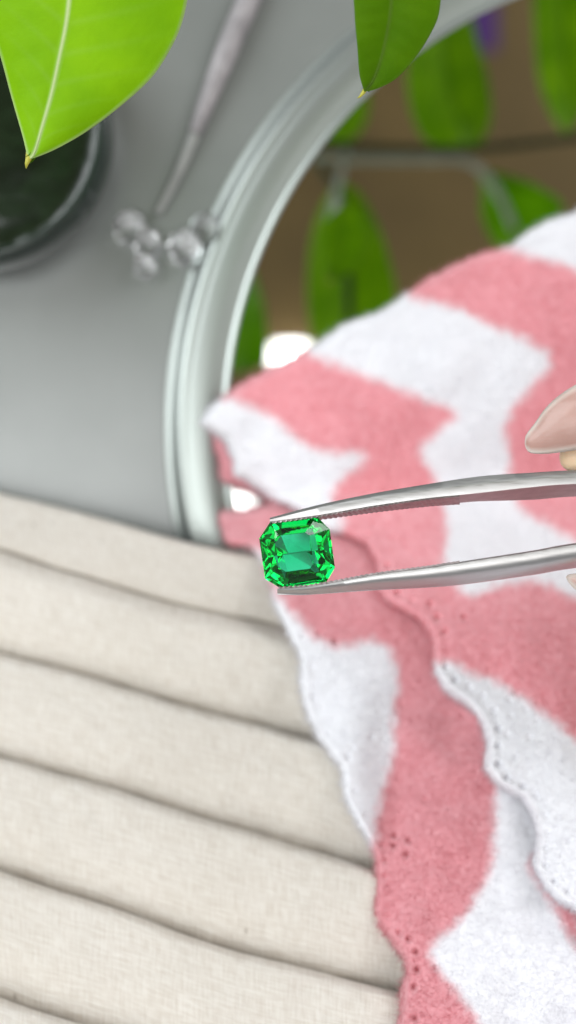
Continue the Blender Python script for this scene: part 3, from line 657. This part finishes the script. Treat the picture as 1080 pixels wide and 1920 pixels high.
# ------------------------------------------------------------------ what the mirror shows overhead
wood = mat_simple('brown_board', (0.165, 0.108, 0.034), 0.6, 0, 12, 0.25)
def slab(name, cx, cy, z, sx, sy, t, mat, bev=0):
    bm = bmesh.new(); bmesh.ops.create_cube(bm, size=1)
    bmesh.ops.scale(bm, vec=(sx*S, sy*S, t*S), verts=bm.verts); bmesh.ops.translate(bm, vec=(cx*S, cy*S, z*S), verts=bm.verts)
    if bev: bmesh.ops.bevel(bm, geom=bm.edges[:], offset=bev*S, segments=4, affect='EDGES')
    me = bpy.data.meshes.new(name); bm.to_mesh(me); bm.free(); me.materials.append(mat)
    o = bpy.data.objects.new(name, me); col.objects.link(o); return o
sh = slab('wooden_shelf', 60, 215, 620, 620, 330, 18, wood, 2)
tag(sh, 'brown wooden shelf above the table, seen only reflected in the mirror', 'shelf')
lamp_m = mat_emit('lamp_white', (1, 1, 1), 8.0)
def lamp(px, py, h, rx, ry, label, sq=2.0):
    x, y, z = M(px, py, h); s_ = (1+h/(CAMZ-MZ))*pxm
    V = []; n = 40
    for zz, f in ((0, 1.0), (4, 1.0), (7, 0.85)):
        for k in range(n):
            a = 2*math.pi*k/n; c_, s__ = math.cos(a), math.sin(a); q = (abs(c_)**sq+abs(s__)**sq)**(-1/sq)
            V.append((x+q*c_*rx*s_*f, y+q*s__*ry*s_*f, z+zz))
    Fs = [tuple(range(n-1, -1, -1)), tuple(range(2*n, 3*n))]+[(j*n+k, j*n+(k+1) % n, (j+1)*n+(k+1) % n, (j+1)*n+k) for j in range(2) for k in range(n)]
    tag(mesh('ceiling_lamp', V, Fs, lamp_m, smooth=False), label, 'lamp', 'white lamps reflected in the mirror')
lamp(545, 668, 590, 35, 23, 'squarish white lamp reflected at the edge of the cloth, largest of the lamps', 5)
lamp(449, 924, 590, 8, 8, 'small round white lamp, upper one of the touching pair reflected beside the rim')
lamp(452, 946, 590, 18, 10, 'oval white lamp, lower one of the touching pair reflected beside the rim')
pur = mat_simple('violet_card', (0.10, 0.03, 0.22), 0.6)
x, y, z = M(905, 50, 560); q = slab('violet_card', x, y, z, 16, 26, 1.5, pur, 0.4); tag(q, 'small violet card hanging under the shelf, reflected near the top of the mirror', 'card')

# ------------------------------------------------------------------ dark glass bowl and crystal beads
bc = P(-35, 262, 6)
bowl = empty('glass_vessel', (bc[0], bc[1], 0)); tag(bowl, 'round dark green glass vessel half hidden under the bright lime leaf', 'glass vessel')
gdark = mat_simple('dark_green_glass', (0.03, 0.05, 0.038), 0.10, 0.0, 60, 0.3, IOR=1.5, Transmission_Weight=0.55)
pf = [(0, 0.1), (12, 0.3), (16.5, 2), (18.4, 6), (18.6, 10), (18.0, 12.8), (17.5, 13.2), (17.0, 12.8), (17.5, 9), (16.4, 4), (12, 2), (0, 1.6)]
lathe('glass_wall', [tuple(p) for p in catmull(pf, 4, closed=False)], bc, gdark, bowl, n=96)
def mat_liquid():
    m, nt, b = newmat('dark_green_filling'); g = geo(nt)
    n = noise(nt, 150, 4, g, 0.55); n.inputs['Distortion'].default_value = 1.2
    rr = ramp(nt, n.outputs[0], [(0.35, (0.004, 0.009, 0.004)), (0.62, (0.010, 0.021, 0.009)), (0.82, (0.028, 0.045, 0.028))])
    nt.links.new(rr.outputs[0], b.inputs['Base Color']); b.inputs['Roughness'].default_value = 0.16
    n2 = noise(nt, 210, 1, g); bp = bump(nt, n2.outputs[0], 0.5, 0.5); nt.links.new(bp.outputs[0], b.inputs['Normal']); return m
lathe('dark_filling', [tuple(p) for p in catmull([(0, 10.6), (5, 10.5), (11, 10.1), (15, 9.9), (17.2, 10.3)], 6, closed=False)], bc, mat_liquid(), bowl, n=96)
crys = mat_glass('crystal', (0.97, 0.97, 0.98), 1.48)
bm = bmesh.new(); bmesh.ops.create_uvsphere(bm, u_segments=10, v_segments=7, radius=1)
cm = bpy.data.meshes.new('crystal_bead'); bm.to_mesh(cm); bm.free(); cm.materials.append(crys)
beads = [(242, 425, 2.3, 'faceted clear crystal bead nearest the dark bowl'), (276, 455, 2.1, 'clear crystal bead touching the right side of the leftmost bead'), (272, 498, 1.7, 'pinkish clear bead lying lowest of the crystal beads'),
         (345, 462, 2.4, 'clear crystal bead just left of the bead that touches the mirror rim'), (384, 428, 2.2, 'clear crystal bead touching the mirror rim, uppermost of the beads')]
for x, y, r, lb in beads:
    o = bpy.data.objects.new('crystal_bead', cm); col.objects.link(o); o.location = Vector(P(x, y, r))*S; o.scale = (r*S,)*3
    o.rotation_euler = (rng.uniform(0, 3), rng.uniform(0, 3), 0); tag(o, lb, 'bead', 'clear crystal beads on the grey table')
rod = mat_simple('dry_stalk', (0.30, 0.28, 0.285), 0.45, 0, 300, 0.3)
rodp = mat_glass('clear_cane', (0.86, 0.88, 0.88), 1.45, 0.25)
st = tube('dry_stalk', [P(x, y, 1.3) for x, y in catmull([(500, -90), (470, -10), (440, 60), (408, 140), (384, 200), (366, 250)], 5, closed=False)], [1.7]*12+list(np.linspace(1.65, 0.95, 14)), rod)
tag(st, 'thin purplish brown stalk with a pale tip lying on the grey table', 'stalk')
pale = mat_simple('pale_sheath', (0.27, 0.275, 0.26), 0.4, 0, 300, 0.15)
tube('pale_tip', [P(x, y, 1.1) for x, y in catmull([(369, 243), (350, 290), (325, 345), (296, 400)], 6, closed=False)], list(np.linspace(0.94, 0.5, 19)), pale, st)
